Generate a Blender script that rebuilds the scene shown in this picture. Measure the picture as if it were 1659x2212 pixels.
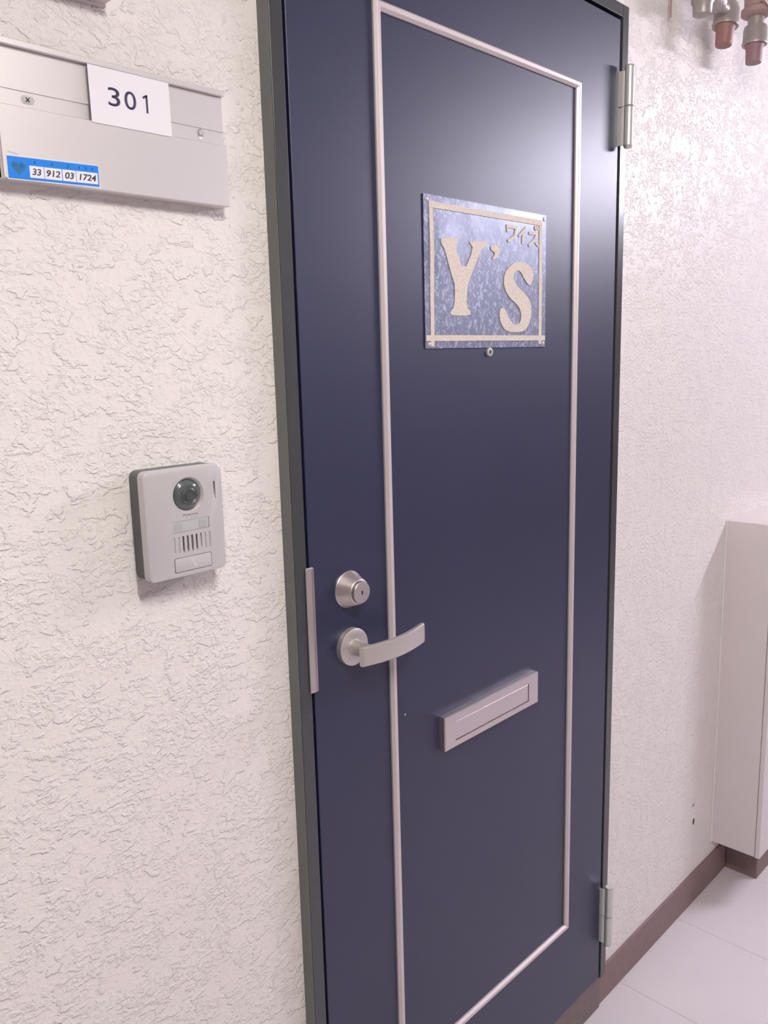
import bpy, bmesh, math, random
from mathutils import Vector, Matrix
random.seed(7)
S = bpy.context.scene
for o in list(bpy.data.objects): bpy.data.objects.remove(o, do_unlink=True)
COL = S.collection

# ------------------------------------------------------------------ camera
F_PX = 1803.34
cam_d = bpy.data.cameras.new('camera'); cam = bpy.data.objects.new('camera', cam_d); COL.objects.link(cam)
cam_d.sensor_fit = 'VERTICAL'; cam_d.sensor_height = 36.0; cam_d.lens = 36.0 * F_PX / 2212.0
cam_d.clip_start = 0.02; cam_d.clip_end = 50
right = Vector((0.69463342, -0.71889579, -0.02594716)); up = Vector((0.14796062, 0.10748264, 0.98313536))
fwd = Vector((0.703983, 0.68675784, -0.1810293))
m = Matrix.Identity(4)
for i in range(3): m[i][0] = right[i]; m[i][1] = up[i]; m[i][2] = -fwd[i]
m.translation = (-0.69575, -0.84021, 1.46494)
cam.matrix_world = m
S.camera = cam

# ------------------------------------------------------------------ world, lights, exposure
w = bpy.data.worlds.new('world'); S.world = w; w.use_nodes = True
w.node_tree.nodes['Background'].inputs[0].default_value = (1.0, 0.97, 0.97, 1)
w.node_tree.nodes['Background'].inputs[1].default_value = 0.05
S.view_settings.view_transform = 'Standard'; S.view_settings.look = 'None'
S.view_settings.gamma = 1.0; S.view_settings.use_curve_mapping = False
S.view_settings.exposure = 0.14
CEIL = 2.30
# ceiling tubes across the corridor: (x, y, watts, length, colour)
TUBES = [(-0.40, -1.15, 60.0, 0.60, (1.0, 0.955, 0.915)), (2.68, -1.16, 92.0, 0.75, (0.89, 0.85, 1.0))]
TUBE_R = 0.030

# ------------------------------------------------------------------ helpers
ORG = {}
def center(bm):
    xs = [v.co for v in bm.verts]
    lo = Vector([min(c[i] for c in xs) for i in range(3)]); hi = Vector([max(c[i] for c in xs) for i in range(3)])
    return (lo + hi) / 2
def obj(name, bm, mat, parent=None, smooth=False, fixnormals=True):
    c = center(bm)
    bmesh.ops.translate(bm, verts=bm.verts, vec=-c)
    if fixnormals: bmesh.ops.recalc_face_normals(bm, faces=bm.faces)
    me = bpy.data.meshes.new(name); bm.to_mesh(me); bm.free()
    if smooth:
        me.polygons.foreach_set('use_smooth', [True] * len(me.polygons))
        me.set_sharp_from_angle(angle=math.radians(38))
    if mat: me.materials.append(mat)
    return place(name, me, c, parent)
def place(name, me, c, parent=None):
    o = bpy.data.objects.new(name, me); COL.objects.link(o); ORG[o.name] = Vector(c)
    if parent: o.parent = parent; o.location = Vector(c) - ORG[parent.name]
    else: o.location = c
    return o
def empty(name, loc):
    o = bpy.data.objects.new(name, None); COL.objects.link(o); o.location = loc; ORG[o.name] = Vector(loc)
    o.empty_display_size = 0.05
    return o
def tag(o, label=None, cat=None, group=None, kind=None):
    if label: o['label'] = label
    if cat: o['category'] = cat
    if group: o['group'] = group
    if kind: o['kind'] = kind
    return o
def bx(x0, x1, y0, y1, z0, z1, bev=0, seg=2, bm=None):
    own = bm is None
    t = bmesh.new()
    bmesh.ops.create_cube(t, size=1)
    bmesh.ops.scale(t, vec=(abs(x1-x0), abs(y1-y0), abs(z1-z0)), verts=t.verts)
    bmesh.ops.translate(t, vec=((x0+x1)/2, (y0+y1)/2, (z0+z1)/2), verts=t.verts)
    if bev: bmesh.ops.bevel(t, geom=list(t.edges), offset=bev, segments=seg, affect='EDGES', profile=0.5, clamp_overlap=True)
    if own: return t
    return merge(bm, t)
def merge(bm, t):
    me = bpy.data.meshes.new('tmp'); t.to_mesh(me); t.free(); bm.from_mesh(me); bpy.data.meshes.remove(me); return bm
def prism(pts, y0, y1, bm=None, bev=0):
    """outline in the x/z plane, solid from y0 to y1 (y1 nearer the room)"""
    t = bmesh.new()
    vs = [t.verts.new((p[0], y0, p[1])) for p in pts]
    f = t.faces.new(vs)
    r = bmesh.ops.extrude_face_region(t, geom=[f])
    nv = [g for g in r['geom'] if isinstance(g, bmesh.types.BMVert)]
    bmesh.ops.translate(t, verts=nv, vec=(0, y1 - y0, 0))
    if bev:
        es = [e for e in t.edges if all(abs(v.co.y - y1) < 1e-7 for v in e.verts)]
        bmesh.ops.bevel(t, geom=es, offset=bev, segments=2, affect='EDGES', profile=0.5, clamp_overlap=True)
    bmesh.ops.recalc_face_normals(t, faces=t.faces)
    return t if bm is None else merge(bm, t)
def rrect(x0, x1, z0, z1, r, n=6):
    pts = []
    for cx, cz, a0 in ((x1-r, z1-r, 0), (x0+r, z1-r, 90), (x0+r, z0+r, 180), (x1-r, z0+r, 270)):
        for k in range(n+1):
            a = math.radians(a0 + 90*k/n); pts.append((cx + r*math.cos(a), cz + r*math.sin(a)))
    return pts
def circ(cx, cz, r, n=40, rz=None):
    rz = rz or r
    return [(cx + r*math.cos(2*math.pi*k/n), cz + rz*math.sin(2*math.pi*k/n)) for k in range(n)]
def lathe(o, ax, prof, n=40, bm=None):
    """profile [(radius, distance along ax)] from point o"""
    t = bmesh.new(); o = Vector(o); ax = Vector(ax).normalized()
    u = ax.orthogonal().normalized(); v = ax.cross(u)
    rings = []
    for r, d in prof:
        if r < 1e-6: rings.append([t.verts.new(o + ax*d)])
        else: rings.append([t.verts.new(o + ax*d + u*r*math.cos(2*math.pi*k/n) + v*r*math.sin(2*math.pi*k/n)) for k in range(n)])
    for a, b in zip(rings, rings[1:]):
        if len(a) == 1 and len(b) == 1: continue
        for k in range(n):
            k2 = (k+1) % n
            if len(a) == 1: t.faces.new((a[0], b[k], b[k2]))
            elif len(b) == 1: t.faces.new((a[k], a[k2], b[0]))
            else: t.faces.new((a[k], a[k2], b[k2], b[k]))
    for r in (rings[0], rings[-1]):
        if len(r) > 1: t.faces.new(r)
    bmesh.ops.recalc_face_normals(t, faces=t.faces)
    return t if bm is None else merge(bm, t)
def loft(sections, bm=None):
    t = bmesh.new()
    R = [[t.verts.new(p) for p in s] for s in sections]
    n = len(R[0])
    for a, b in zip(R, R[1:]):
        for k in range(n): t.faces.new((a[k], a[(k+1) % n], b[(k+1) % n], b[k]))
    t.faces.new(R[0]); t.faces.new(R[-1])
    bmesh.ops.recalc_face_normals(t, faces=t.faces)
    return t if bm is None else merge(bm, t)
def stroke(pts, wd, y0, y1, bm=None):
    """a pen stroke of width wd as thin boxes in the x/z plane"""
    t = bm or bmesh.new()
    for a, b in zip(pts, pts[1:]):
        a = Vector(a); b = Vector(b); d = (b-a).normalized(); nn = Vector((-d.y, d.x))*wd/2; e = d*wd*0.3
        prism([tuple(a-e+nn), tuple(a-e-nn), tuple(b+e-nn), tuple(b+e+nn)], y0, y1, t)
    return t
def text_bm(txt, x0, x1, z0, z1, y, shear=0.0, offset=0.0, depth=0.0003):
    """flat lettering stretched into the rectangle x0..x1, z0..z1, facing the corridor"""
    cu = bpy.data.curves.new('lettering', 'FONT'); cu.body = txt; cu.size = 1; cu.shear = shear; cu.offset = offset
    cu.resolution_u = 6
    o = bpy.data.objects.new('lettering', cu); COL.objects.link(o)
    dg = bpy.context.evaluated_depsgraph_get(); me = bpy.data.meshes.new_from_object(o.evaluated_get(dg))
    t = bmesh.new(); t.from_mesh(me)
    bpy.data.objects.remove(o); bpy.data.curves.remove(cu); bpy.data.meshes.remove(me)
    xs = [v.co.x for v in t.verts]; ys = [v.co.y for v in t.verts]
    ax, bx_, ay, by = min(xs), max(xs), min(ys), max(ys)
    for v in t.verts:
        v.co = Vector((x0 + (v.co.x-ax)/(bx_-ax)*(x1-x0), y, z0 + (v.co.y-ay)/(by-ay)*(z1-z0)))
    for f in t.faces:
        f.normal_update()
        if f.normal.y > 0: f.normal_flip()
    r = bmesh.ops.extrude_face_region(t, geom=list(t.faces))
    bmesh.ops.translate(t, verts=[g for g in r['geom'] if isinstance(g, bmesh.types.BMVert)], vec=(0, -depth, 0))
    return t
def cut(bm, cutters):
    """boolean difference of bm minus each cutter bmesh"""
    def tmp(b):
        me = bpy.data.meshes.new('t'); b.to_mesh(me); b.free(); o = bpy.data.objects.new('t', me); COL.objects.link(o); return o
    base = tmp(bm); cs = [tmp(c) for c in cutters]
    for c in cs:
        md = base.modifiers.new('b', 'BOOLEAN'); md.object = c; md.operation = 'DIFFERENCE'; md.solver = 'EXACT'
    dg = bpy.context.evaluated_depsgraph_get(); dg.update()
    me = bpy.data.meshes.new_from_object(base.evaluated_get(dg))
    t = bmesh.new(); t.from_mesh(me); bpy.data.meshes.remove(me)
    for o in [base] + cs:
        d = o.data; bpy.data.objects.remove(o); bpy.data.meshes.remove(d)
    return t

# ------------------------------------------------------------------ materials
def mat(name, col, rough=0.5, metal=0.0, spec=0.5, coat=0.0, build=None):
    mt = bpy.data.materials.new(name); mt.use_nodes = True; nt = mt.node_tree; b = nt.nodes['Principled BSDF']
    b.inputs['Base Color'].default_value = (*col, 1); b.inputs['Roughness'].default_value = rough
    b.inputs['Metallic'].default_value = metal; b.inputs['Specular IOR Level'].default_value = spec
    b.inputs['Coat Weight'].default_value = coat; b.inputs['Coat Roughness'].default_value = 0.12
    if build: build(nt, b)
    return mt
def nd(nt, t, **kw):
    n = nt.nodes.new(t)
    for k, v in kw.items(): setattr(n, k, v)
    return n
def pos(nt, sx=1, sy=1, sz=1):
    g = nd(nt, 'ShaderNodeNewGeometry'); mp = nd(nt, 'ShaderNodeMapping'); mp.inputs['Scale'].default_value = (sx, sy, sz)
    nt.links.new(g.outputs['Position'], mp.inputs['Vector']); return mp.outputs['Vector']
def noise(nt, vec, scale, detail=2, rough=0.5, dist=0.0):
    n = nd(nt, 'ShaderNodeTexNoise'); n.inputs['Scale'].default_value = scale; n.inputs['Detail'].default_value = detail
    n.inputs['Roughness'].default_value = rough; n.inputs['Distortion'].default_value = dist
    nt.links.new(vec, n.inputs['Vector']); return n.outputs['Fac']
def mrange(nt, v, a, b, c=0.0, d=1.0, smooth=True):
    n = nd(nt, 'ShaderNodeMapRange'); n.interpolation_type = 'SMOOTHSTEP' if smooth else 'LINEAR'
    for k, x in zip(('From Min', 'From Max', 'To Min', 'To Max'), (a, b, c, d)): n.inputs[k].default_value = x
    nt.links.new(v, n.inputs['Value']); return n.outputs['Result']
def mth(nt, op, a, b):
    n = nd(nt, 'ShaderNodeMath'); n.operation = op
    for i, x in enumerate((a, b)):
        if isinstance(x, (int, float)): n.inputs[i].default_value = x
        else: nt.links.new(x, n.inputs[i])
    return n.outputs[0]
def mixc(nt, fac, c1, c2):
    n = nd(nt, 'ShaderNodeMix'); n.data_type = 'RGBA'
    n.inputs[6].default_value = (*c1, 1); n.inputs[7].default_value = (*c2, 1); nt.links.new(fac, n.inputs[0]); return n.outputs[2]
def bump(nt, b, h, dist, strength=1.0):
    n = nd(nt, 'ShaderNodeBump'); n.inputs['Distance'].default_value = dist; n.inputs['Strength'].default_value = strength
    nt.links.new(h, n.inputs['Height']); nt.links.new(n.outputs[0], b.inputs['Normal'])

def stucco_b(nt, b):
    p = pos(nt, 1, 1, 1.45)
    big = mrange(nt, noise(nt, p, 42, 4, 0.6, 0.2), 0.52, 0.62)          # flattened blobs
    mid = mrange(nt, noise(nt, p, 105, 3, 0.55, 0.3), 0.44, 0.64)         # splatter
    msk = mrange(nt, noise(nt, p, 17, 2, 0.5), 0.38, 0.60, 0.25, 1.0)
    fine = noise(nt, p, 330, 2, 0.5)
    h = mth(nt, 'MULTIPLY', mth(nt, 'ADD', mth(nt, 'MULTIPLY', mid, 0.62), mth(nt, 'MULTIPLY', fine, 0.25)), msk)
    h = mth(nt, 'MAXIMUM', h, mth(nt, 'MULTIPLY', big, 0.80))
    bump(nt, b, h, 0.0016, 1.0)
    nt.links.new(mixc(nt, noise(nt, p, 1.7, 3), (0.825, 0.782, 0.748), (0.865, 0.822, 0.788)), b.inputs['Base Color'])
M = {}
M['stucco'] = mat('stucco', (0.82, 0.79, 0.77), 0.38, 0, 0.32, build=stucco_b)
def navy_b(nt, b):
    p = pos(nt)
    bump(nt, b, noise(nt, p, 900, 2), 0.00006, 0.6)
    nt.links.new(mixc(nt, noise(nt, p, 4, 4), (0.011, 0.0145, 0.048), (0.016, 0.0195, 0.058)), b.inputs['Base Color'])
M['navy'] = mat('navy_paint', (0.022, 0.025, 0.055), 0.42, 0, 0.7, build=navy_b)
M['charcoal'] = mat('charcoal_paint', (0.045, 0.047, 0.051), 0.26, 0, 0.6)
M['lit_return'] = mat('charcoal_lit_side', (0.15, 0.152, 0.145), 0.35)  # charcoal lightened: light caught by the frame's side is put into the colour
M['black'] = mat('black_gasket', (0.008, 0.008, 0.010), 0.8)
def steel_b(nt, b):
    p = pos(nt, 40, 40, 1200)
    r = noise(nt, p, 1.0, 2); nt.links.new(mrange(nt, r, 0.2, 0.8, 0.30, 0.42), b.inputs['Roughness'])
M['steel'] = mat('satin_steel', (0.66, 0.60, 0.59), 0.36, 0.95, build=steel_b)
M['hinge'] = mat('hinge_steel', (0.66, 0.65, 0.61), 0.32, 0.6)
M['alu'] = mat('satin_nickel', (0.62, 0.58, 0.55), 0.45, 0.7)
M['bead'] = mat('bead_aluminium', (0.66, 0.585, 0.59), 0.45, 0.35)
M['plate'] = mat('satin_aluminium', (0.82, 0.79, 0.78), 0.40, 0.75)
M['dark'] = mat('dark_slot', (0.02, 0.018, 0.02), 0.6)
M['card'] = mat('white_card', (0.86, 0.84, 0.88), 0.5)
M['ink'] = mat('navy_ink', (0.035, 0.03, 0.085), 0.6)
M['greyink'] = mat('grey_ink', (0.30, 0.27, 0.27), 0.6)
M['blue'] = mat('blue_sticker', (0.015, 0.24, 0.80), 0.35)
M['teal'] = mat('teal_print', (0.02, 0.17, 0.36), 0.4)
M['blueink'] = mat('dark_blue_print', (0.01, 0.10, 0.42), 0.4)
M['digit'] = mat('black_digits', (0.07, 0.05, 0.06), 0.6)
M['silver'] = mat('silver_plastic', (0.62, 0.595, 0.60), 0.36, 0.3)
M['greybox'] = mat('grey_plastic', (0.13, 0.14, 0.14), 0.5)
M['clear'] = mat('pale_window', (0.50, 0.50, 0.50), 0.25)
M['clear2'] = mat('pale_led', (0.42, 0.42, 0.44), 0.3)
def lens_b(nt, b):
    b.inputs['Coat Weight'].default_value = 0.6
M['lens'] = mat('smoked_dome', (0.085, 0.10, 0.10), 0.12, build=lens_b)
M['lens2'] = mat('lens_barrel', (0.055, 0.065, 0.062), 0.3)
def glit_b(nt, b):
    p = pos(nt); v = nd(nt, 'ShaderNodeTexVoronoi'); v.inputs['Scale'].default_value = 1100; nt.links.new(p, v.inputs['Vector'])
    sep = nd(nt, 'ShaderNodeSeparateColor'); nt.links.new(v.outputs['Color'], sep.inputs[0])
    nt.links.new(mixc(nt, sep.outputs[0], (0.56, 0.475, 0.41), (0.82, 0.73, 0.65)), b.inputs['Base Color'])
M['glitter'] = mat('gold_glitter', (0.70, 0.58, 0.46), 0.6, 0.0, 0.3, build=glit_b)
def spangle_b(nt, b):
    p = pos(nt, 1, 1, 0.55)
    n1 = noise(nt, p, 170, 2, 0.6, 1.2)
    n2 = noise(nt, p, 16, 2)
    f = mth(nt, 'MULTIPLY', mrange(nt, n1, 0.50, 0.62), mrange(nt, n2, 0.3, 0.7, 0.5, 1.0))
    nt.links.new(mixc(nt, f, (0.20, 0.22, 0.32), (0.42, 0.45, 0.60)), b.inputs['Base Color'])
    nt.links.new(mrange(nt, n1, 0.4, 0.7, 0.34, 0.46), b.inputs['Roughness'])
    bump(nt, b, n2, 0.003, 0.5)
M['spangle'] = mat('galvanised_sheet', (0.4, 0.43, 0.55), 0.3, 0.2, build=spangle_b)
def tile_b(nt, b):
    p = pos(nt)
    nt.links.new(mixc(nt, noise(nt, p, 9, 4), (0.70, 0.65, 0.68), (0.75, 0.70, 0.73)), b.inputs['Base Color'])
M['tile'] = mat('vinyl_tile', (0.65, 0.59, 0.63), 0.38, build=tile_b)
M['grout'] = mat('tile_joint', (0.52, 0.47, 0.49), 0.8)
def brown_b(nt, b):
    p = pos(nt)
    nt.links.new(mixc(nt, noise(nt, p, 130, 4, 0.7), (0.19, 0.115, 0.110), (0.29, 0.205, 0.195)), b.inputs['Base Color'])
M['brown'] = mat('brown_base_paint', (0.19, 0.12, 0.115), 0.55, build=brown_b)
def stone_b(nt, b):
    p = pos(nt)
    nt.links.new(mixc(nt, noise(nt, p, 60, 5, 0.7), (0.12, 0.085, 0.08), (0.22, 0.17, 0.165)), b.inputs['Base Color'])
M['sill'] = mat('worn_sill', (0.2, 0.15, 0.14), 0.5, build=stone_b)
M['cabinet'] = mat('cabinet_paint', (0.72, 0.655, 0.65), 0.45)
M['ceil'] = mat('ceiling_paint', (0.62, 0.60, 0.58), 0.8)
M['dim'] = mat('taupe_wall_paint', (0.34, 0.31, 0.30), 0.6)
def pipe_b(nt, b):
    p = pos(nt)
    nt.links.new(mixc(nt, noise(nt, p, 70, 4, 0.6), (0.27, 0.235, 0.22), (0.42, 0.38, 0.36)), b.inputs['Base Color'])
M['pipe'] = mat('grey_fitting', (0.34, 0.30, 0.28), 0.42, 0.3, build=pipe_b)
M['plug'] = mat('terracotta_plug', (0.29, 0.14, 0.125), 0.55)
M['plug2'] = mat('mauve_plug', (0.28, 0.16, 0.18), 0.55)
M['pinkpipe'] = mat('pink_brown_pipe', (0.36, 0.24, 0.23), 0.5)
M['label'] = mat('clear_label', (0.78, 0.77, 0.80), 0.15)
M['labelprint'] = mat('label_print', (0.36, 0.36, 0.44), 0.5)
M['rosetie'] = mat('rose_tag', (0.72, 0.50, 0.54), 0.5)
M['chip'] = mat('white_fleck', (0.8, 0.8, 0.8), 0.6)
M['hole'] = mat('drill_hole', (0.10, 0.07, 0.06), 0.8)
M['filler'] = mat('white_filler', (0.84, 0.81, 0.79), 0.6)
M['lamp'] = mat('lamp_housing', (0.85, 0.85, 0.85), 0.4)

# ------------------------------------------------------------------ the setting
LY = -0.0208                                    # front plane of leaf and frame; wall plane is y = 0
FX0, FX1, FZT = -0.0248, 0.8170, 2.080          # outer edges of the door frame
X0, X1, YB = -3.2, 5.2, -2.3
SK = 0.0888                                     # top of the brown base
wb = bmesh.new()
bx(X0, FX0, 0, 0.16, 0, CEIL, bm=wb); bx(FX1, X1, 0, 0.16, 0, CEIL, bm=wb); bx(FX0, FX1, 0, 0.16, FZT, CEIL, bm=wb)
wall = tag(obj('wall_back', wb, M['stucco']), 'off-white rough stucco wall around the navy door', 'wall', kind='structure')
tag(obj('wall_front', bx(X0, X1, YB-0.1, YB, 0, CEIL), M['dim']), 'taupe painted wall opposite the door', 'wall', kind='structure')
tag(obj('wall_left', bx(X0-0.1, X0, YB, 0.16, 0, CEIL), M['dim']), 'taupe painted wall closing the near corridor end', 'wall', kind='structure')
tag(obj('wall_right', bx(X1, X1+0.1, YB, 0.16, 0, CEIL), M['dim']), 'taupe painted wall closing the far corridor end', 'wall', kind='structure')
tag(obj('ceiling', bx(X0, X1, YB, 0.16, CEIL, CEIL+0.1), M['ceil']), 'plain off-white corridor ceiling', 'ceiling', kind='structure')
floor = tag(obj('floor', bx(X0, X1, YB, 0.16, -0.1, -0.0025), M['grout']), 'pale lilac-white vinyl tiled corridor floor', 'floor', kind='structure')
T = 0.3050; tx0 = 0.9175; G = 0.0004
i0 = math.floor((X0 - tx0)/T) + 1; i1 = math.floor((X1 - tx0)/T)
tile_me = None
for i in range(i0, i1):
    for j in range(7):
        x = tx0 + i*T; y1 = -0.0005 - j*T
        if tile_me is None:
            o = obj('floor_tile', bx(x+G, x+T-G, y1-T+G, y1-G, -0.0030, 0.0, 0.0005, 1), M['tile'], floor); tile_me = o.data
        else: place('floor_tile', tile_me, ((x + T/2), y1 - T/2, -0.0015), floor)
# base painted brown along the foot of the wall, and the sill under the door
bb = bmesh.new(); bx(FX1+0.0, 1.5265, -0.005, 0.01, 0, SK, 0.0015, 1, bm=bb); bx(1.5265, X1, -0.005, 0.01, 0, SK, bm=bb)
tag(obj('baseboard_back', bb, M['brown']), 'brown painted base strip along the wall right of the door', 'baseboard', kind='structure')
tag(obj('baseboard_left', bx(X0, FX0, -0.005, 0.01, 0, SK, 0.0015, 1), M['brown']), 'brown painted base strip along the wall left of the door', 'baseboard', kind='structure')
tag(obj('baseboard_front', bx(X0, X1, YB, YB+0.006, 0, SK), M['brown']), 'brown painted base strip along the opposite wall', 'baseboard', kind='structure')
tag(obj('trim_2', bx(FX0, FX1, -0.0085, 0.12, 0, 0.0935, 0.002, 1), M['sill']), 'worn grey-brown sill under the navy door', 'sill', kind='structure')

# door frame
fr = tag(empty('trim_1', (0.396, 0.0, 0.09)), 'dark charcoal steel frame around the navy door', 'door frame', kind='structure')
obj('jamb', bx(FX0, -0.0042, LY, 0.14, 0.0935, FZT, 0.0012, 2), M['charcoal'], fr)
obj('jamb', bx(0.7955, FX1, LY, 0.14, 0.0935, FZT, 0.0012, 2), M['charcoal'], fr)
obj('head', bx(-0.0042, 0.7955, LY, 0.14, 2.0585, FZT, 0.0012, 2), M['charcoal'], fr)
obj('jamb_lit_return', bx(FX0-0.0008, FX0+0.002, LY+0.0012, 0.02, 0.0935, FZT, 0.0004, 1), M['lit_return'], fr)  # thin overlay on the left jamb side, carries its painted-in reflected light
gs = bmesh.new()
bx(-0.0042, 0.016, 0.022, 0.034, 0.0935, 2.0585, bm=gs); bx(0.772, 0.7955, 0.022, 0.034, 0.0935, 2.0585, bm=gs)
bx(0.016, 0.772, 0.022, 0.034, 2.036, 2.0585, bm=gs)
obj('gasket', gs, M['black'], fr)

# ------------------------------------------------------------------ door leaf with its hardware
door = tag(empty('door_1', (0.3935, 0.0, 0.1021)), 'navy blue steel door with a silver bead rectangle and lever handle', 'door', kind='structure')
obj('leaf', bx(0, 0.7870, LY, LY+0.042, 0.1021, 2.0521, 0.0012, 2), M['navy'], door)
# bead rectangle: four mitred lengths
BX0, BX1, BZ0, BZ1, BW = 0.1459, 0.6507, 0.3028, 1.9209, 0.0128
PROF = [(0.0, 0.0), (0.0, 0.0028), (0.0032, 0.0066), (0.0040, 0.0070), (0.0088, 0.0070), (0.0096, 0.0066), (0.0128, 0.0028), (0.0128, 0.0)]  # (inward, out)
def bead(c0, c1, inw, al):
    secs = []
    for c, sgn in ((c0, 1), (c1, -1)):
        secs.append([Vector((c[0] + inw[0]*a + al[0]*a*sgn, LY - h, c[1] + inw[1]*a + al[1]*a*sgn)) for a, h in PROF])
    return loft(secs)
obj('bead', bead((BX0, BZ0), (BX0, BZ1), (1, 0), (0, 1)), M['bead'], door)
obj('bead', bead((BX1, BZ0), (BX1, BZ1), (-1, 0), (0, 1)), M['bead'], door)
obj('bead', bead((BX0, BZ1), (BX1, BZ1), (0, -1), (1, 0)), M['bead'], door)
obj('bead', bead((BX0, BZ0), (BX1, BZ0), (0, 1), (1, 0)), M['bead'], door)
# latch guard plate
g = bx(-0.0085, 0.0040, LY-0.0032, LY-0.0002, 1.0225, 1.1965, 0.0012, 2)
bx(0.0022, 0.0042, LY-0.0045, LY-0.0004, 1.0235, 1.1955, 0.0006, 1, bm=g)
tag(obj('latch_guard', g, M['steel'], door), 'narrow stainless latch guard strip')
# dead lock
DX, DZ = 0.0690, 1.1515
lk = tag(obj('deadbolt_lock', lathe((DX, LY, DZ), (0, -1, 0), [(0.0262, 0), (0.0262, 0.002), (0.0250, 0.0032), (0.0178, 0.0225), (0.0172, 0.0232), (0.0162, 0.0235), (0.0162, 0.0222), (0.0, 0.0222)], 56), M['steel'], door, True), 'conical brushed steel deadbolt lock')
cy = obj('cylinder_face', lathe((DX, LY-0.0222, DZ), (0, -1, 0), [(0.0152, 0), (0.0152, 0.0050), (0.0145, 0.0058), (0.0062, 0.0058), (0.0060, 0.0052), (0.0057, 0.0058), (0.0, 0.0058)], 48), M['steel'], lk, True)
kx = DX; ky = LY-0.0280
obj('keyhole', prism([(kx-0.0011, DZ-0.0030), (kx+0.0011, DZ-0.0030), (kx+0.0011, DZ-0.0008), (kx+0.0020, DZ+0.0002), (kx+0.0011, DZ+0.0012), (kx+0.0011, DZ+0.0030), (kx-0.0011, DZ+0.0030), (kx-0.0011, DZ+0.0008), (kx-0.0018, DZ), (kx-0.0011, DZ-0.001)], ky+0.0004, ky-0.0003), M['dark'], lk)
# lever handle
HX, HZ = 0.0695, 1.0690
hd = tag(obj('door_handle', lathe((HX, LY, HZ), (0, -1, 0), [(0.0266, 0), (0.0266, 0.0070), (0.0264, 0.0084), (0.0252, 0.0092), (0.0120, 0.0088), (0.0112, 0.0098), (0.0108, 0.020), (0.0098, 0.026), (0.0100, 0.0440), (0.0, 0.0440)], 56), M['alu'], door, True), 'satin nickel lever handle on a round rose')
secs = []; NL = 22
for k in range(NL+1):
    u = k/NL; x = 0.0478 + u*(0.1775-0.0478)
    yb = LY - 0.0400 - 0.0105*math.sin(math.pi*min(1, u*0.93+0.08)) + 0.006*max(0, u-0.5)
    hh = 0.0138 + 0.0006*u; th = 0.0085 if u > 0.02 else 0.0075
    if u > 0.97: th = 0.0070
    zc = 1.0695
    sec = []
    for a, d in ((-1, 0.15), (-0.86, 0.0), (0.86, 0.0), (1, 0.15), (1, 0.72), (0.9, 0.94), (0.45, 1.0), (-0.45, 1.0), (-0.9, 0.94), (-1, 0.72)):
        sec.append(Vector((x - (0.002 if k == 0 else 0) * (1 - d), yb - th*d, zc + a*hh)))
    secs.append(sec)
lv = obj('lever', loft(secs), M['alu'], hd, True)
# letter slot
ms = bmesh.new()
t = prism([(0.2585, 0.8405), (0.5222, 0.8405), (0.5222, 0.8985), (0.2585, 0.8985)], LY, LY-0.0120, bev=0.0022)
t = cut(t, [bx(0.2850, 0.4925, LY-0.02, LY-0.0085, 0.8514, 0.8846)])
ml = tag(obj('letter_slot', t, M['steel'], door), 'satin steel letter slot with a hinged flap')
obj('slot_flap', bx(0.2860, 0.4915, LY-0.0110, LY-0.0070, 0.8524, 0.8836, 0.0006, 1), M['steel'], ml)
# door viewer below the sign, and a fleck of bare paint
pv = tag(obj('door_viewer', lathe((0.3923, LY, 1.4704), (0, -1, 0), [(0.0072, 0), (0.0072, 0.002), (0.0062, 0.0036), (0.0040, 0.0038), (0.0036, 0.0028), (0.0, 0.0028)], 32), M['alu'], door, True), 'small round brass-grey door viewer')
obj('viewer_glass', lathe((0.3923, LY-0.0027, 1.4704), (0, -1, 0), [(0.0034, 0), (0.0028, 0.0006), (0, 0.0009)], 24), M['lens'], pv, True)
obj('paint_fleck', prism(circ(0.1787, 0.9290, 0.0011, 10, 0.0017), LY+0.0002, LY-0.0003), M['chip'], door)
# flag hinges
def hinge(z0, z1, label):
    hx, hy, r = 0.7915, -0.0385, 0.0088
    zm = (z0+z1)/2
    up_ = lathe((hx, hy, zm+0.0008), (0, 0, 1), [(r*0.93, 0), (r, 0.0008), (r, 0.002), (r, z1-zm-0.0045), (r, z1-zm-0.0025), (r*0.86, z1-zm-0.0008)], 32)
    h = tag(obj('hinge', up_, M['hinge'], door, True), label)
    dn = lathe((hx, hy, z0), (0, 0, 1), [(r*0.55, -0.0015), (r*0.8, -0.0012), (r*0.86, 0.0010), (r, 0.0028), (r, 0.0045), (r, zm-z0-0.0025), (r, zm-z0-0.0012), (r*0.93, zm-z0-0.0004)], 32)
    obj('knuckle', dn, M['hinge'], h, True)
    # bent wings between barrel and leaf edge / frame edge
    def wing(za, zb, xa, xb, sgn):
        pa = [(xa, LY+0.006), (xa, LY-0.0040), (xa+sgn*0.0012, LY-0.0085), (xa+sgn*0.0032, LY-0.0140), (xa+sgn*0.0060, LY-0.0170)]
        secs = []
        for x, y in pa:
            secs.append([Vector((x, y, za)), Vector((x+sgn*0.0046, y-0.0004, za)), Vector((x+sgn*0.0046, y-0.0004, zb)), Vector((x, y, zb))])
        return loft(secs)
    obj('hinge_wing', wing(zm+0.0008, z1-0.009, 0.7832, 0, 1), M['hinge'], h, True)
    obj('hinge_wing', wing(z0+0.004, zm-0.0012, 0.7836, 0, 1), M['hinge'], h, True)
    pin = bx(hx-0.003, hx+0.010, LY-0.008, LY+0.002, z0+0.01, zm-0.003); obj('frame_wing', pin, M['hinge'], h)
hinge(1.8335, 1.9735, 'grey steel upper hinge')
hinge(0.1900, 0.3300, 'grey steel lower hinge')

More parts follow.
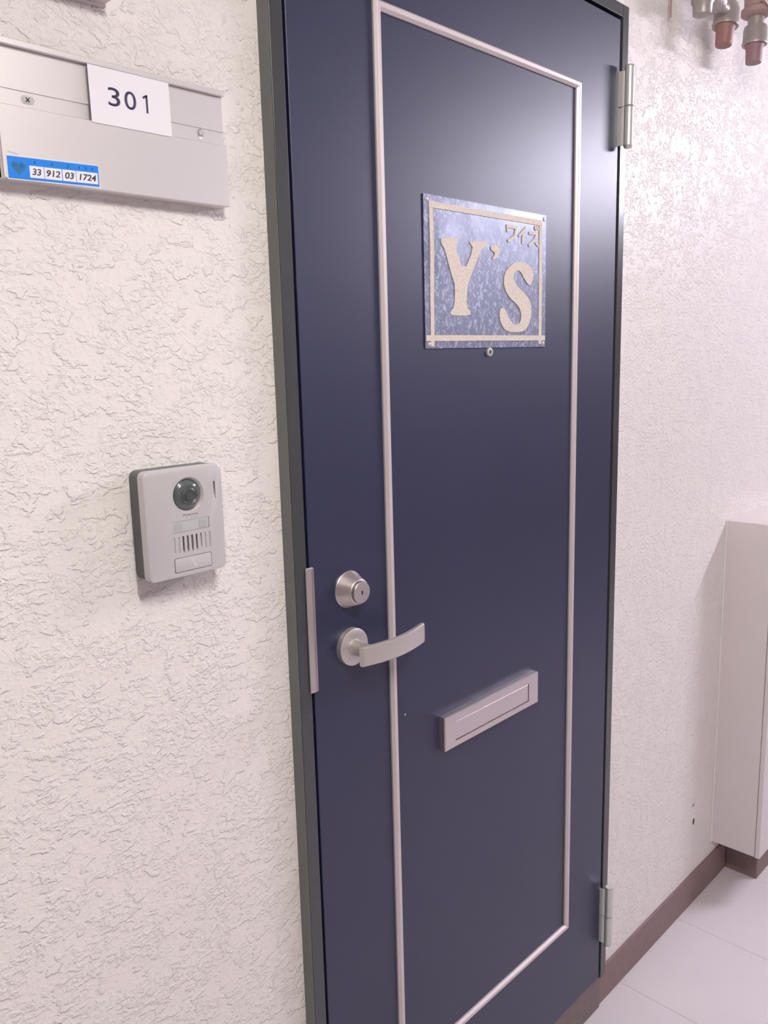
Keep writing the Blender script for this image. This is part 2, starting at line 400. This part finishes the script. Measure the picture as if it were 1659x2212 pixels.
# ------------------------------------------------------------------ sign plate on the door
PX0, PX1, PZ0, PZ1 = 0.2386, 0.5495, 1.4772, 1.6927
PY = LY - 0.0016
sg = tag(empty('sign_plate', (0.394, LY, PZ0)), 'silvery mottled metal sign plate with large glittery gold letters on the navy door', 'sign')
# slightly bowed thin sheet
t = bmesh.new(); nx, nz = 28, 24; rows = []
def bow(u, v): return 0.0006 + 0.0010*(1 - (2*u-1)**8)*(1 - (2*v-1)**12) + 0.0026*math.exp(-((u-0.06)/0.13)**2 - ((v-0.66)/0.17)**2)*(1 - (2*u-1)**8)
for side in (0, 1):
    rows.append([[t.verts.new((PX0 + (PX1-PX0)*i/nx, LY - bow(i/nx, j/nz) - (0.0012 if side else 0), PZ0 + (PZ1-PZ0)*j/nz)) for i in range(nx+1)] for j in range(nz+1)])
for s in rows:
    for j in range(nz):
        for i in range(nx): t.faces.new((s[j][i], s[j][i+1], s[j+1][i+1], s[j+1][i]))
A, B = rows
for j in range(nz):
    t.faces.new((A[j][0], A[j+1][0], B[j+1][0], B[j][0])); t.faces.new((A[j][nx], A[j+1][nx], B[j+1][nx], B[j][nx]))
for i in range(nx):
    t.faces.new((A[0][i], A[0][i+1], B[0][i+1], B[0][i])); t.faces.new((A[nz][i], A[nz][i+1], B[nz][i+1], B[nz][i]))
obj('plate', t, M['spangle'], sg, True)
def onplate(bm_, lift=0.0002):
    """lay a flat piece (front y = 0, thickness towards +y) onto the bowed sheet"""
    for v in bm_.verts:
        u = (v.co.x-PX0)/(PX1-PX0); vv = (v.co.z-PZ0)/(PZ1-PZ0)
        v.co.y += LY - bow(u, vv) - 0.0012 - lift
    return bm_
def subdiv(bm_, n=3):
    bmesh.ops.triangulate(bm_, faces=bm_.faces)
    bmesh.ops.subdivide_edges(bm_, edges=[e for e in bm_.edges if e.calc_length() > 0.02], cuts=n, use_grid_fill=True); return bm_
LT = 0.0009
def strip(x0, x1, z0, z1):
    t = bmesh.new(); n = 10; secs = []
    for k in range(n+1):
        u = k/n
        if x1-x0 > z1-z0: xx = x0+(x1-x0)*u; secs.append([Vector((xx, 0, z0)), Vector((xx, -LT, z0)), Vector((xx, -LT, z1)), Vector((xx, 0, z1))])
        else: zz = z0+(z1-z0)*u; secs.append([Vector((x0, 0, zz)), Vector((x0, -LT, zz)), Vector((x1, -LT, zz)), Vector((x1, 0, zz))])
    return onplate(loft(secs))
SWD = 0.0085
obj('border_strip', strip(0.2490, 0.5360, 1.6790-SWD/2, 1.6790+SWD/2), M['glitter'], sg)
obj('border_strip', strip(0.2395, 0.5480, 1.4921-SWD/2, 1.4921+SWD/2), M['glitter'], sg)
obj('border_strip', strip(0.2530-0.0038, 0.2530+0.0038, 1.4800, 1.6745), M['glitter'], sg)
obj('border_strip', strip(0.5318-0.0042, 0.5318+0.0042, 1.4820, 1.6745), M['glitter'], sg)
YP = [(0.2718, 1.6352), (0.3109, 1.6381), (0.3102, 1.6309), (0.3052, 1.6258), (0.3259, 1.5886), (0.3506, 1.625), (0.3414, 1.6319), (0.3414, 1.6353), (0.385, 1.6387), (0.3838, 1.6316), (0.3706, 1.6271), (0.3658, 1.6204), (0.3384, 1.577), (0.3341, 1.567), (0.3314, 1.5389), (0.3413, 1.5321), (0.3413, 1.5257), (0.2968, 1.5249), (0.292, 1.5303), (0.3037, 1.5375), (0.3053, 1.5686), (0.2999, 1.5779), (0.2862, 1.6056), (0.28, 1.6199), (0.2722, 1.626)]
SP = [(0.5024, 1.5768), (0.5119, 1.5924), (0.5049, 1.6057), (0.4884, 1.6131), (0.4671, 1.614), (0.4462, 1.6069), (0.4321, 1.5958), (0.427, 1.581), (0.4308, 1.5679), (0.4437, 1.555), (0.4647, 1.5452), (0.4742, 1.5363), (0.4769, 1.5257), (0.4729, 1.5165), (0.4622, 1.5126), (0.4516, 1.5147), (0.4411, 1.5236), (0.4334, 1.5354), (0.4257, 1.5404), (0.418, 1.5373), (0.4155, 1.5277), (0.4193, 1.5159), (0.4308, 1.5041), (0.449, 1.5011), (0.4757, 1.5012), (0.492, 1.5075), (0.5029, 1.5215), (0.5055, 1.5401), (0.4999, 1.5537), (0.4834, 1.5654), (0.462, 1.5751), (0.454, 1.5851), (0.4553, 1.5948), (0.4632, 1.6005), (0.4751, 1.5974), (0.4846, 1.5866), (0.4955, 1.578)]
AP = [(0.3935, 1.6323), (0.4058, 1.6353), (0.4157, 1.6325), (0.4169, 1.6239), (0.4094, 1.6155), (0.3983, 1.612), (0.3971, 1.614), (0.4045, 1.6195), (0.4032, 1.6237), (0.3971, 1.6247), (0.3935, 1.628)]
def chaikin(p, n=2):
    for _ in range(n):
        q = []
        for a, b in zip(p, p[1:] + p[:1]):
            q += [(a[0]*.75+b[0]*.25, a[1]*.75+b[1]*.25), (a[0]*.25+b[0]*.75, a[1]*.25+b[1]*.75)]
        p = q
    return p
obj('letter', onplate(subdiv(prism(chaikin(YP, 1), 0, -LT)), 0.0003), M['glitter'], sg)
obj('letter', onplate(subdiv(prism(chaikin(SP), 0, -LT)), 0.0003), M['glitter'], sg)
obj('apostrophe', onplate(prism(chaikin(AP), 0, -LT), 0.0003), M['glitter'], sg)
KANA = [[[(0.4371, 1.6665), (0.4384, 1.658)], [(0.4371, 1.6658), (0.4616, 1.6651), (0.4569, 1.6515), (0.4400, 1.6433)]],
        [[(0.488, 1.6666), (0.4695, 1.6533)], [(0.4806, 1.6594), (0.4796, 1.6427)]],
        [[(0.4989, 1.6600), (0.5210, 1.6612), (0.5134, 1.6503), (0.4977, 1.6409)], [(0.5126, 1.65), (0.5241, 1.642)], [(0.5151, 1.6713), (0.5175, 1.667)], [(0.5215, 1.6724), (0.5237, 1.6685)]]]
for ch in KANA:
    t = bmesh.new()
    for st in ch: stroke(st, 0.0046, 0, -LT, t)
    obj('small_letter', onplate(t, 0.0003), M['glitter'], sg)
for x, z in ((PX0+0.007, PZ1-0.007), (PX1-0.007, PZ1-0.007), (PX0+0.007, PZ0+0.006), (PX1-0.007, PZ0+0.006)):
    u = (x-PX0)/(PX1-PX0); v = (z-PZ0)/(PZ1-PZ0)
    obj('corner_screw', lathe((x, LY-bow(u, v)-0.0010, z), (0, -1, 0), [(0.0036, 0), (0.0034, 0.0009), (0.0022, 0.0017), (0, 0.0020)], 20), M['hinge'], sg, True)

# ------------------------------------------------------------------ room nameplate
NX0, NX1, NZ0, NZ1, ZS = -0.3486, -0.0934, 1.6399, 1.7632, 1.7053
np_ = tag(empty('nameplate', (-0.2207, 0, NZ0)), 'brushed aluminium room nameplate with a stepped lower panel on the stucco wall', 'nameplate')
obj('back_plate', bx(NX0, NX1, -0.0140, 0.001, NZ0, NZ1, 0.0004, 1), M['plate'], np_)
obj('top_rail', bx(NX0-0.0005, NX1+0.0005, -0.0203, 0.0005, NZ1-0.0058, NZ1, 0.0006, 1), M['plate'], np_)
obj('name_insert', bx(NX0+0.0005, NX1-0.0005, -0.0150, -0.0139, 1.7205, NZ1-0.0060, 0.0002, 1), M['plate'], np_)
obj('lower_panel', bx(NX0, NX1, -0.0198, 0.0005, NZ0, ZS, 0.0006, 1), M['plate'], np_)
t = prism(rrect(-0.3230, -0.3101, 1.7099, 1.7174, 0.0036), -0.0138, -0.0144)
s1 = tag(obj('screw_slot', t, M['hinge'], np_), 'oval screw slot')
obj('screw', lathe((-0.3170, -0.0142, 1.7136), (0, -1, 0), [(0.0034, 0), (0.0031, 0.0006), (0.0, 0.0010)], 24), M['silver'], s1, True)
t = stroke([(-0.3186, 1.7120), (-0.3154, 1.7152)], 0.0008, -0.0150, -0.0155); stroke([(-0.3186, 1.7152), (-0.3154, 1.7120)], 0.0008, -0.0150, -0.0155, t)
obj('screw_cross', t, M['dark'], s1)
s2 = tag(obj('screw_slot', prism(circ(-0.1240, 1.7152, 0.0036, 24, 0.0046), -0.0138, -0.0144), M['greyink'], np_), 'keyhole screw slot')
obj('screw', lathe((-0.1238, -0.0142, 1.7160), (0, -1, 0), [(0.0027, 0), (0.0024, 0.0006), (0.0, 0.0010)], 24), M['silver'], s2, True)
obj('screw_plug', bx(-0.1268, -0.1224, -0.0150, -0.0140, 1.7083, 1.7116, 0.0004, 1), M['card'], s2)
# room number card resting on the step
cd = tag(empty('number_card', (-0.2103, -0.0178, 1.7034)), 'white paper card printed 301 tucked into the aluminium nameplate', 'card')
t = loft([[Vector((-0.2561, -0.0202, 1.7034)), Vector((-0.1649, -0.0202, 1.7037)), Vector((-0.1649, -0.0206, 1.7037)), Vector((-0.2561, -0.0206, 1.7034))],
          [Vector((-0.2563, -0.0202, 1.7571)), Vector((-0.1653, -0.0198, 1.7571)), Vector((-0.1653, -0.0206, 1.7571)), Vector((-0.2563, -0.0206, 1.7571))]])
obj('paper', t, M['card'], cd)
for ch, a, b in (('3', -0.2365, -0.2234), ('0', -0.2183, -0.2053)):
    obj('digit', text_bm(ch, a, b, 1.7224, 1.7398, -0.0207, offset=0.001, depth=0.0002), M['ink'], cd)
obj('digit', stroke([(-0.1966, 1.7369), (-0.1928, 1.7391), (-0.1928, 1.7229)], 0.0021, -0.0207, -0.0209), M['ink'], cd)
# blue number sticker
st = tag(empty('number_sticker', (-0.2987, -0.0198, 1.6397)), 'small blue sticker with a heart and numbers 33 912 03 1724 on the nameplate', 'sticker')
def sl(x): return 1.6594 + (x - -0.3445)/0.0914*0.0028      # slight tilt of the sticker
def quad(xa, xb, da, db, y, dy=0.0002, sk=0.0):
    return prism([(xa+sk, sl(xa)-db), (xb+sk, sl(xb)-db), (xb, sl(xb)-da), (xa, sl(xa)-da)], y, y-dy)
obj('outline', quad(-0.3453, -0.2527, -0.0008, 0.0206, -0.0198), M['card'], st)
obj('blue_ground', quad(-0.3445, -0.2535, 0.0, 0.0198, -0.0200), M['blue'], st)
for a, b in ((-0.3240, -0.3102), (-0.3096, -0.2924), (-0.2916, -0.2780), (-0.2774, -0.2549)):
    obj('number_box', quad(a, b, 0.0069, 0.0176, -0.0202), M['card'], st)
for txt, a, b in (('33', -0.3217, -0.3128), ('912', -0.3076, -0.2940), ('03', -0.2892, -0.2799), ('1724', -0.2744, -0.2566)):
    t = text_bm(txt, a, b, 0, 0.0061, -0.0204, shear=0.18, offset=0.022, depth=0.0001)
    for v in t.verts: v.co.z += sl(v.co.x) - 0.0152
    obj('number', t, M['digit'], st)
hp = []
for k in range(40):
    a = 2*math.pi*k/40
    hp.append((-0.3343 + 0.00043*16*math.sin(a)**3, 1.6502 + 0.00043*(13*math.cos(a)-5*math.cos(2*a)-2*math.cos(3*a)-math.cos(4*a))))
ht = obj('heart', prism(hp, -0.0201, -0.0203), M['teal'], st)
for cx in (-0.3378, -0.3312):
    obj('heart_curl', prism(circ(cx, 1.6521, 0.0019, 20) , -0.0202, -0.0204), M['blueink'], ht)
    obj('heart_dot', prism(circ(cx+0.0004, 1.6523, 0.0009, 14), -0.0203, -0.0205), M['teal'], ht)
for x, wd in ((-0.3182, 0.0014), (-0.3014, 0.0017), (-0.2854, 0.0017), (-0.2738, 0.0016), (-0.2669, 0.0016), (-0.2600, 0.0016)):
    t = stroke([(x-wd/2, sl(x)-0.0028), (x+wd/2, sl(x)-0.0030)], 0.0005, -0.0202, -0.0203)
    stroke([(x-wd/2, sl(x)-0.0040), (x+wd/2, sl(x)-0.0042)], 0.0005, -0.0202, -0.0203, t); stroke([(x, sl(x)-0.0022), (x-0.0002, sl(x)-0.0048)], 0.0005, -0.0202, -0.0203, t)
    obj('caption_mark', t, M['blueink'], st)
t = bmesh.new()
for k in range(5):
    x = -0.3424 + k*0.0020; z = 1.6632 - k*0.0003
    stroke([(x-0.0006, z+0.0005), (x+0.0002, z-0.0006), (x+0.0007, z+0.0004)], 0.0003, -0.0198, -0.0199, t)
obj('pencil_note', t, M['greyink'], st)

# ------------------------------------------------------------------ video intercom
IX0, IX1, IZ0, IZ1, IY = -0.2412, -0.1392, 1.2275, 1.3510, -0.0365
ic = tag(empty('intercom', (-0.19, 0, IZ0)), 'silver video door intercom with round camera lens on a dark grey wall box', 'intercom')
bxm = prism(rrect(-0.2368, -0.1372, 1.2264, 1.3502, 0.0085), 0.001, -0.0265)
obj('wall_box', bxm, M['greybox'], ic, True)
LCX, LCZ = -0.1855, 1.3196
plate = prism(rrect(IX0, IX1, IZ0, IZ1, 0.0075, 8), -0.0255, IY, bev=0.0026)
cutters = [lathe((LCX, IY-0.001, LCZ), (0, 1, 0), [(0.0211, 0), (0.0204, 0.001), (0.0178, 0.0040), (0.0178, 0.0080)], 56)]
SX = [-0.2076 + k*0.00582 for k in range(9)]
for k, x in enumerate(SX):
    deep = 0.0065 if 2 <= k <= 5 else (0.003 if k == 6 else 0.0013)
    wd = 0.0012 if 2 <= k <= 6 else 0.0010
    z0, z1 = 1.2548, 1.2742
    # slot with a floor that ramps out at the bottom
    tb = bmesh.new(); rp = 0.0042 if 2 <= k <= 6 else 0.0016
    prof = [(IY-0.002, z0), (IY-0.002, z1), (IY+deep, z1), (IY+deep, z0+rp), (IY, z0)]
    va = [tb.verts.new((x-wd, y, z)) for y, z in prof]; vb = [tb.verts.new((x+wd, y, z)) for y, z in prof]
    tb.faces.new(va); tb.faces.new(list(reversed(vb)))
    for a in range(5): tb.faces.new((va[a], va[(a+1) % 5], vb[(a+1) % 5], vb[a]))
    bmesh.ops.recalc_face_normals(tb, faces=tb.faces); cutters.append(tb)
tb = bmesh.new(); x = -0.1506
prof = [(IY-0.002, 1.3098), (IY-0.002, 1.3312), (IY+0.005, 1.3312), (IY+0.005, 1.3215), (IY, 1.3098)]
va = [tb.verts.new((x-0.0011, y, z)) for y, z in prof]; vb = [tb.verts.new((x+0.0011, y, z)) for y, z in prof]
tb.faces.new(va); tb.faces.new(list(reversed(vb)))
for a in range(5): tb.faces.new((va[a], va[(a+1) % 5], vb[(a+1) % 5], vb[a]))
bmesh.ops.recalc_face_normals(tb, faces=tb.faces); cutters.append(tb)
cutters.append(bx(-0.2090, -0.1606, IY-0.01, IY+0.0014, 1.2790, 1.2916))
cutters.append(prism(rrect(-0.2096, -0.1600, 1.2334, 1.2502, 0.0022), IY+0.0030, IY-0.01))
fp = obj('front_panel', cut(plate, cutters), M['silver'], ic, True)
for k in (2, 3, 4, 5):
    obj('grille_slot', bx(SX[k]-0.0013, SX[k]+0.0013, IY+0.0030, IY+0.0068, 1.2575, 1.2744), M['dark'], fp)
obj('microphone_slot', bx(-0.1518, -0.1494, IY+0.0028, IY+0.0052, 1.3222, 1.3313), M['dark'], fp)
# camera dome
dm = obj('camera_lens', lathe((LCX, IY+0.0055, LCZ), (0, -1, 0), [(0.0177, 0), (0.0177, 0.0012), (0.0172, 0.0030), (0.0150, 0.0046), (0.0145, 0.0050), (0.0100, 0.0064), (0.0050, 0.0070), (0, 0.0072)], 56), M['lens'], ic, True)
obj('lens_ring', lathe((LCX, IY+0.0013, LCZ), (0, -1, 0), [(0.0105, 0), (0.0105, 0.0027), (0.0098, 0.0033), (0.0090, 0.0028), (0.0070, 0.0036), (0.0062, 0.0032)], 48), M['lens2'], dm, True)
obj('lens_eye', lathe((LCX, IY-0.0004, LCZ-0.002), (0, -1, 0), [(0.0058, 0), (0.0050, 0.0022), (0, 0.0036)], 40), M['lens2'], dm, True)
obj('brand_lettering', text_bm('Panasonic', -0.1942, -0.1738, 1.2966, 1.2992, IY-0.0000, offset=0.012, depth=0.0002), M['greyink'], fp)
t = bmesh.new()
for k in range(7):
    if k != 2: bx(-0.1918+k*0.0024, -0.1902+k*0.0024, IY-0.0001, IY+0.0003, 1.2934, 1.2945, bm=t)
obj('model_marking', t, M['clear2'], fp)
wn = obj('led_window', bx(-0.2088, -0.1608, IY+0.0004, IY+0.0016, 1.2792, 1.2914, 0.0003, 1), M['clear'], ic)
obj('led', bx(-0.2064, -0.1958, IY+0.0001, IY+0.0006, 1.2812, 1.2892, 0.0002, 1), M['clear2'], wn)
obj('led', bx(-0.1743, -0.1640, IY+0.0001, IY+0.0006, 1.2806, 1.2888, 0.0002, 1), M['clear2'], wn)
bt = obj('call_button', prism(rrect(-0.2088, -0.1606, 1.2340, 1.2496, 0.0018), IY+0.0032, IY-0.0006, bev=0.0008), M['silver'], ic, True)
t = stroke([(-0.1872, 1.2466), (-0.1826, 1.2374)], 0.0010, IY-0.0004, IY-0.0008); stroke([(-0.1880, 1.2450), (-0.1868, 1.2472), (-0.1856, 1.2452)], 0.0007, IY-0.0004, IY-0.0008, t)
stroke([(-0.1838, 1.2380), (-0.1820, 1.2374), (-0.1812, 1.2394)], 0.0007, IY-0.0004, IY-0.0008, t)
obj('bell_mark', t, M['card'], bt)

# ------------------------------------------------------------------ pale box above the nameplate (only its corner shows)
jb = tag(empty('wall_box', (-0.32, 0, 1.8225)), 'pale wall box above the nameplate, only its lower corner showing', 'box')
obj('cover', prism([(-0.4000, 1.8225), (-0.2240, 1.8225), (-0.2240, 1.9500), (-0.4000, 1.9500)], 0.0, -0.026, bev=0.002), M['cabinet'], jb)
obj('base', bx(-0.4020, -0.2225, -0.006, 0.001, 1.8205, 1.9520), M['cabinet'], jb)

# ------------------------------------------------------------------ white meter cabinet on the right
CX0, CX1, CZ0, CZ1 = 1.4280, 2.0300, 0.1265, 1.0315
cb = tag(empty('wall_cabinet', (1.73, -0.06, CZ0)), 'pale painted steel cabinet standing off the floor against the wall at the right edge', 'cabinet')
obj('body', bx(CX0, CX1, -0.1172, 0.0, CZ0, CZ1, 0.0012, 1), M['cabinet'], cb)
dr = obj('door', bx(CX0-0.0005, CX1+0.0005, -0.1305, -0.1186, CZ0-0.001, CZ1+0.0010, 0.0015, 2), M['cabinet'], cb)
obj('handle', prism(rrect(1.95, 1.985, 0.55, 0.66, 0.006), -0.1305, -0.1335), M['steel'], dr)
obj('gasket', bx(CX0+0.003, CX1-0.003, -0.1188, -0.1170, CZ0+0.003, CZ1-0.003), M['black'], cb)
obj('caulk', bx(CX0-0.0030, CX0+0.001, -0.0030, 0.0, CZ0, CZ1, 0.0008, 1), M['filler'], cb)
tag(obj('cabinet_plinth', bx(1.5270, 1.9800, -0.0930, -0.0052, 0.0, CZ0, 0.0015, 1), M['brown']), 'brown painted plinth under the pale cabinet', 'plinth')
# plugged holes low on the wall
hl = tag(empty('wall_plug', (1.3018, 0, 0.2300)), 'patch of white filler with two small drilled holes low on the wall near the cabinet', 'wall plug')
obj('filler', prism(chaikin([(1.2915, 0.2300), (1.3110, 0.2270), (1.3100, 0.2950), (1.2940, 0.2960)]), 0.0005, -0.0011), M['filler'], hl)
obj('hole', prism(circ(1.3035, 0.2410, 0.0055, 16, 0.0095), 0.0, -0.0015), M['hole'], hl)
obj('hole', prism(circ(1.3000, 0.2890, 0.0042, 14, 0.0042), 0.0, -0.0015), M['greyink'], hl)

# ------------------------------------------------------------------ capped pipes near the ceiling
def leg(x, y, z_ring, tilt, plugm, label, second):
    ax = Vector((-tilt, 0.0, -1)).normalized(); o = Vector((x, y, z_ring)) - ax*0.10
    p = tag(empty('pipe_drop', (x, y, 2.05)), label, 'pipe', 'capped pipe drops near the ceiling')
    if second:
        obj('pipe', lathe(o, ax, [(0.0164, -0.24), (0.0164, 0.095)], 28), M['pipe'], p, True)
        obj('elbow', lathe(o, ax, [(0.0215, -0.06), (0.0271, -0.055), (0.0294, 0.0), (0.0254, 0.028), (0.0254, 0.042), (0.0311, 0.046), (0.0311, 0.056), (0.0215, 0.062)], 28), M['pinkpipe'], p, True)
    else:
        obj('pipe', lathe(o, ax, [(0.0209, -0.24), (0.0209, 0.085)], 28), M['pipe'], p, True)
        lb = obj('pipe_label', lathe(o, ax, [(0.0215, 0.010), (0.0220, 0.012), (0.0220, 0.072), (0.0215, 0.074)], 28), M['label'], p, True)
        t = lathe(o, ax, [(0.0225, 0.030), (0.0225, 0.052)], 40)
        bmesh.ops.delete(t, geom=[f for f in t.faces if len(f.verts) > 4 or not (f.calc_center_median() - o).dot(Vector((-0.55, -0.83, 0))) > 0.010], context='FACES')
        obj('label_print', t, M['labelprint'], lb)
    obj('collar', lathe(o, ax, [(0.0169, 0.078), (0.0226, 0.080), (0.0243, 0.086), (0.0246, 0.108), (0.0262, 0.113), (0.0254, 0.117), (0.0181, 0.116)], 36), M['pipe'], p, True)
    obj('plug', lathe(o, ax, [(0.0209, 0.112), (0.0198, 0.119), (0.0172, 0.126), (0.0164, 0.150), (0.0156, 0.153), (0.0, 0.1535)], 32), plugm, p, True)
    return p
leg(1.123, -0.070, 2.1235, 0.14, M['plug'], 'capped grey pipe drop with a clear label and terracotta plug near the ceiling', False)
leg(1.276, -0.070, 2.1245, 0.03, M['plug2'], 'capped grey pipe drop with a mauve plug nearest the right edge', True)
vz = 2.150
vl = tag(empty('pipe_valve', (1.05, -0.07, vz-0.05)), 'grey pipe valve body beside the terracotta-plugged pipe', 'valve')
obj('valve_body', lathe((1.012, -0.070, vz-0.050), (0, 0, 1), [(0.0120, 0.0), (0.0175, 0.002), (0.0185, 0.020), (0.0215, 0.024), (0.0215, 0.050), (0.0170, 0.060), (0.0170, 0.3)], 28), M['pipe'], vl, True)
obj('valve_bonnet', lathe((1.015, -0.071, vz-0.006), (1, -0.05, -0.12), [(0.013, 0), (0.0150, 0.02), (0.021, 0.045), (0.021, 0.055), (0.012, 0.070), (0.012, 0.085)], 24), M['pipe'], vl, True)
rt = tag(obj('pipe_tag', loft([[Vector((1.232, -0.100, 2.185)), Vector((1.236, -0.100, 2.188)), Vector((1.236, -0.099, 2.188)), Vector((1.232, -0.099, 2.185))], [Vector((1.292, -0.103, 2.160)), Vector((1.296, -0.103, 2.163)), Vector((1.296, -0.102, 2.163)), Vector((1.292, -0.102, 2.160))]]), M['rosetie']), 'thin rose strip tied across the mauve-plugged pipe', 'tag')
wr = tag(obj('wire', lathe((0.998, -0.012, 2.110), (0, 0, 1), [(0.0018, 0), (0.0018, 0.33)], 10), M['pinkpipe'], None, True), 'thin brown wire running down the wall left of the pipe valve', 'wire')

# ------------------------------------------------------------------ ceiling lights
LBL = ['white ceiling light over the nameplate end of the corridor', 'white ceiling light over the cabinet end of the corridor']
for (lx, ly, pw, TUBE_LEN, lc), lb in zip(TUBES, LBL):
    c = tag(empty('ceiling_light', (lx, ly, CEIL)), lb, 'ceiling light', 'corridor ceiling lights')
    obj('housing', bx(lx-0.075, lx+0.075, ly-TUBE_LEN/2-0.03, ly+TUBE_LEN/2+0.03, CEIL-0.045, CEIL, 0.006, 2), M['lamp'], c)
    for s in (-1, 1):
        obj('end_cap', bx(lx-0.045, lx+0.045, ly+s*(TUBE_LEN/2+0.012)-0.010, ly+s*(TUBE_LEN/2+0.012)+0.010, CEIL-0.112, CEIL-0.044, 0.003, 1), M['lamp'], c)
    em = bpy.data.materials.new('lit_tube'); em.use_nodes = True; nt = em.node_tree; nt.nodes.clear()
    e = nt.nodes.new('ShaderNodeEmission'); ou = nt.nodes.new('ShaderNodeOutputMaterial'); nt.links.new(e.outputs[0], ou.inputs[0])
    e.inputs[0].default_value = (*lc, 1); e.inputs[1].default_value = pw / (math.pi * 2*math.pi*TUBE_R*TUBE_LEN)
    obj('tube', lathe((lx, ly-TUBE_LEN/2, CEIL-0.078), (0, 1, 0), [(TUBE_R, 0), (TUBE_R, TUBE_LEN)], 16), em, c, True)
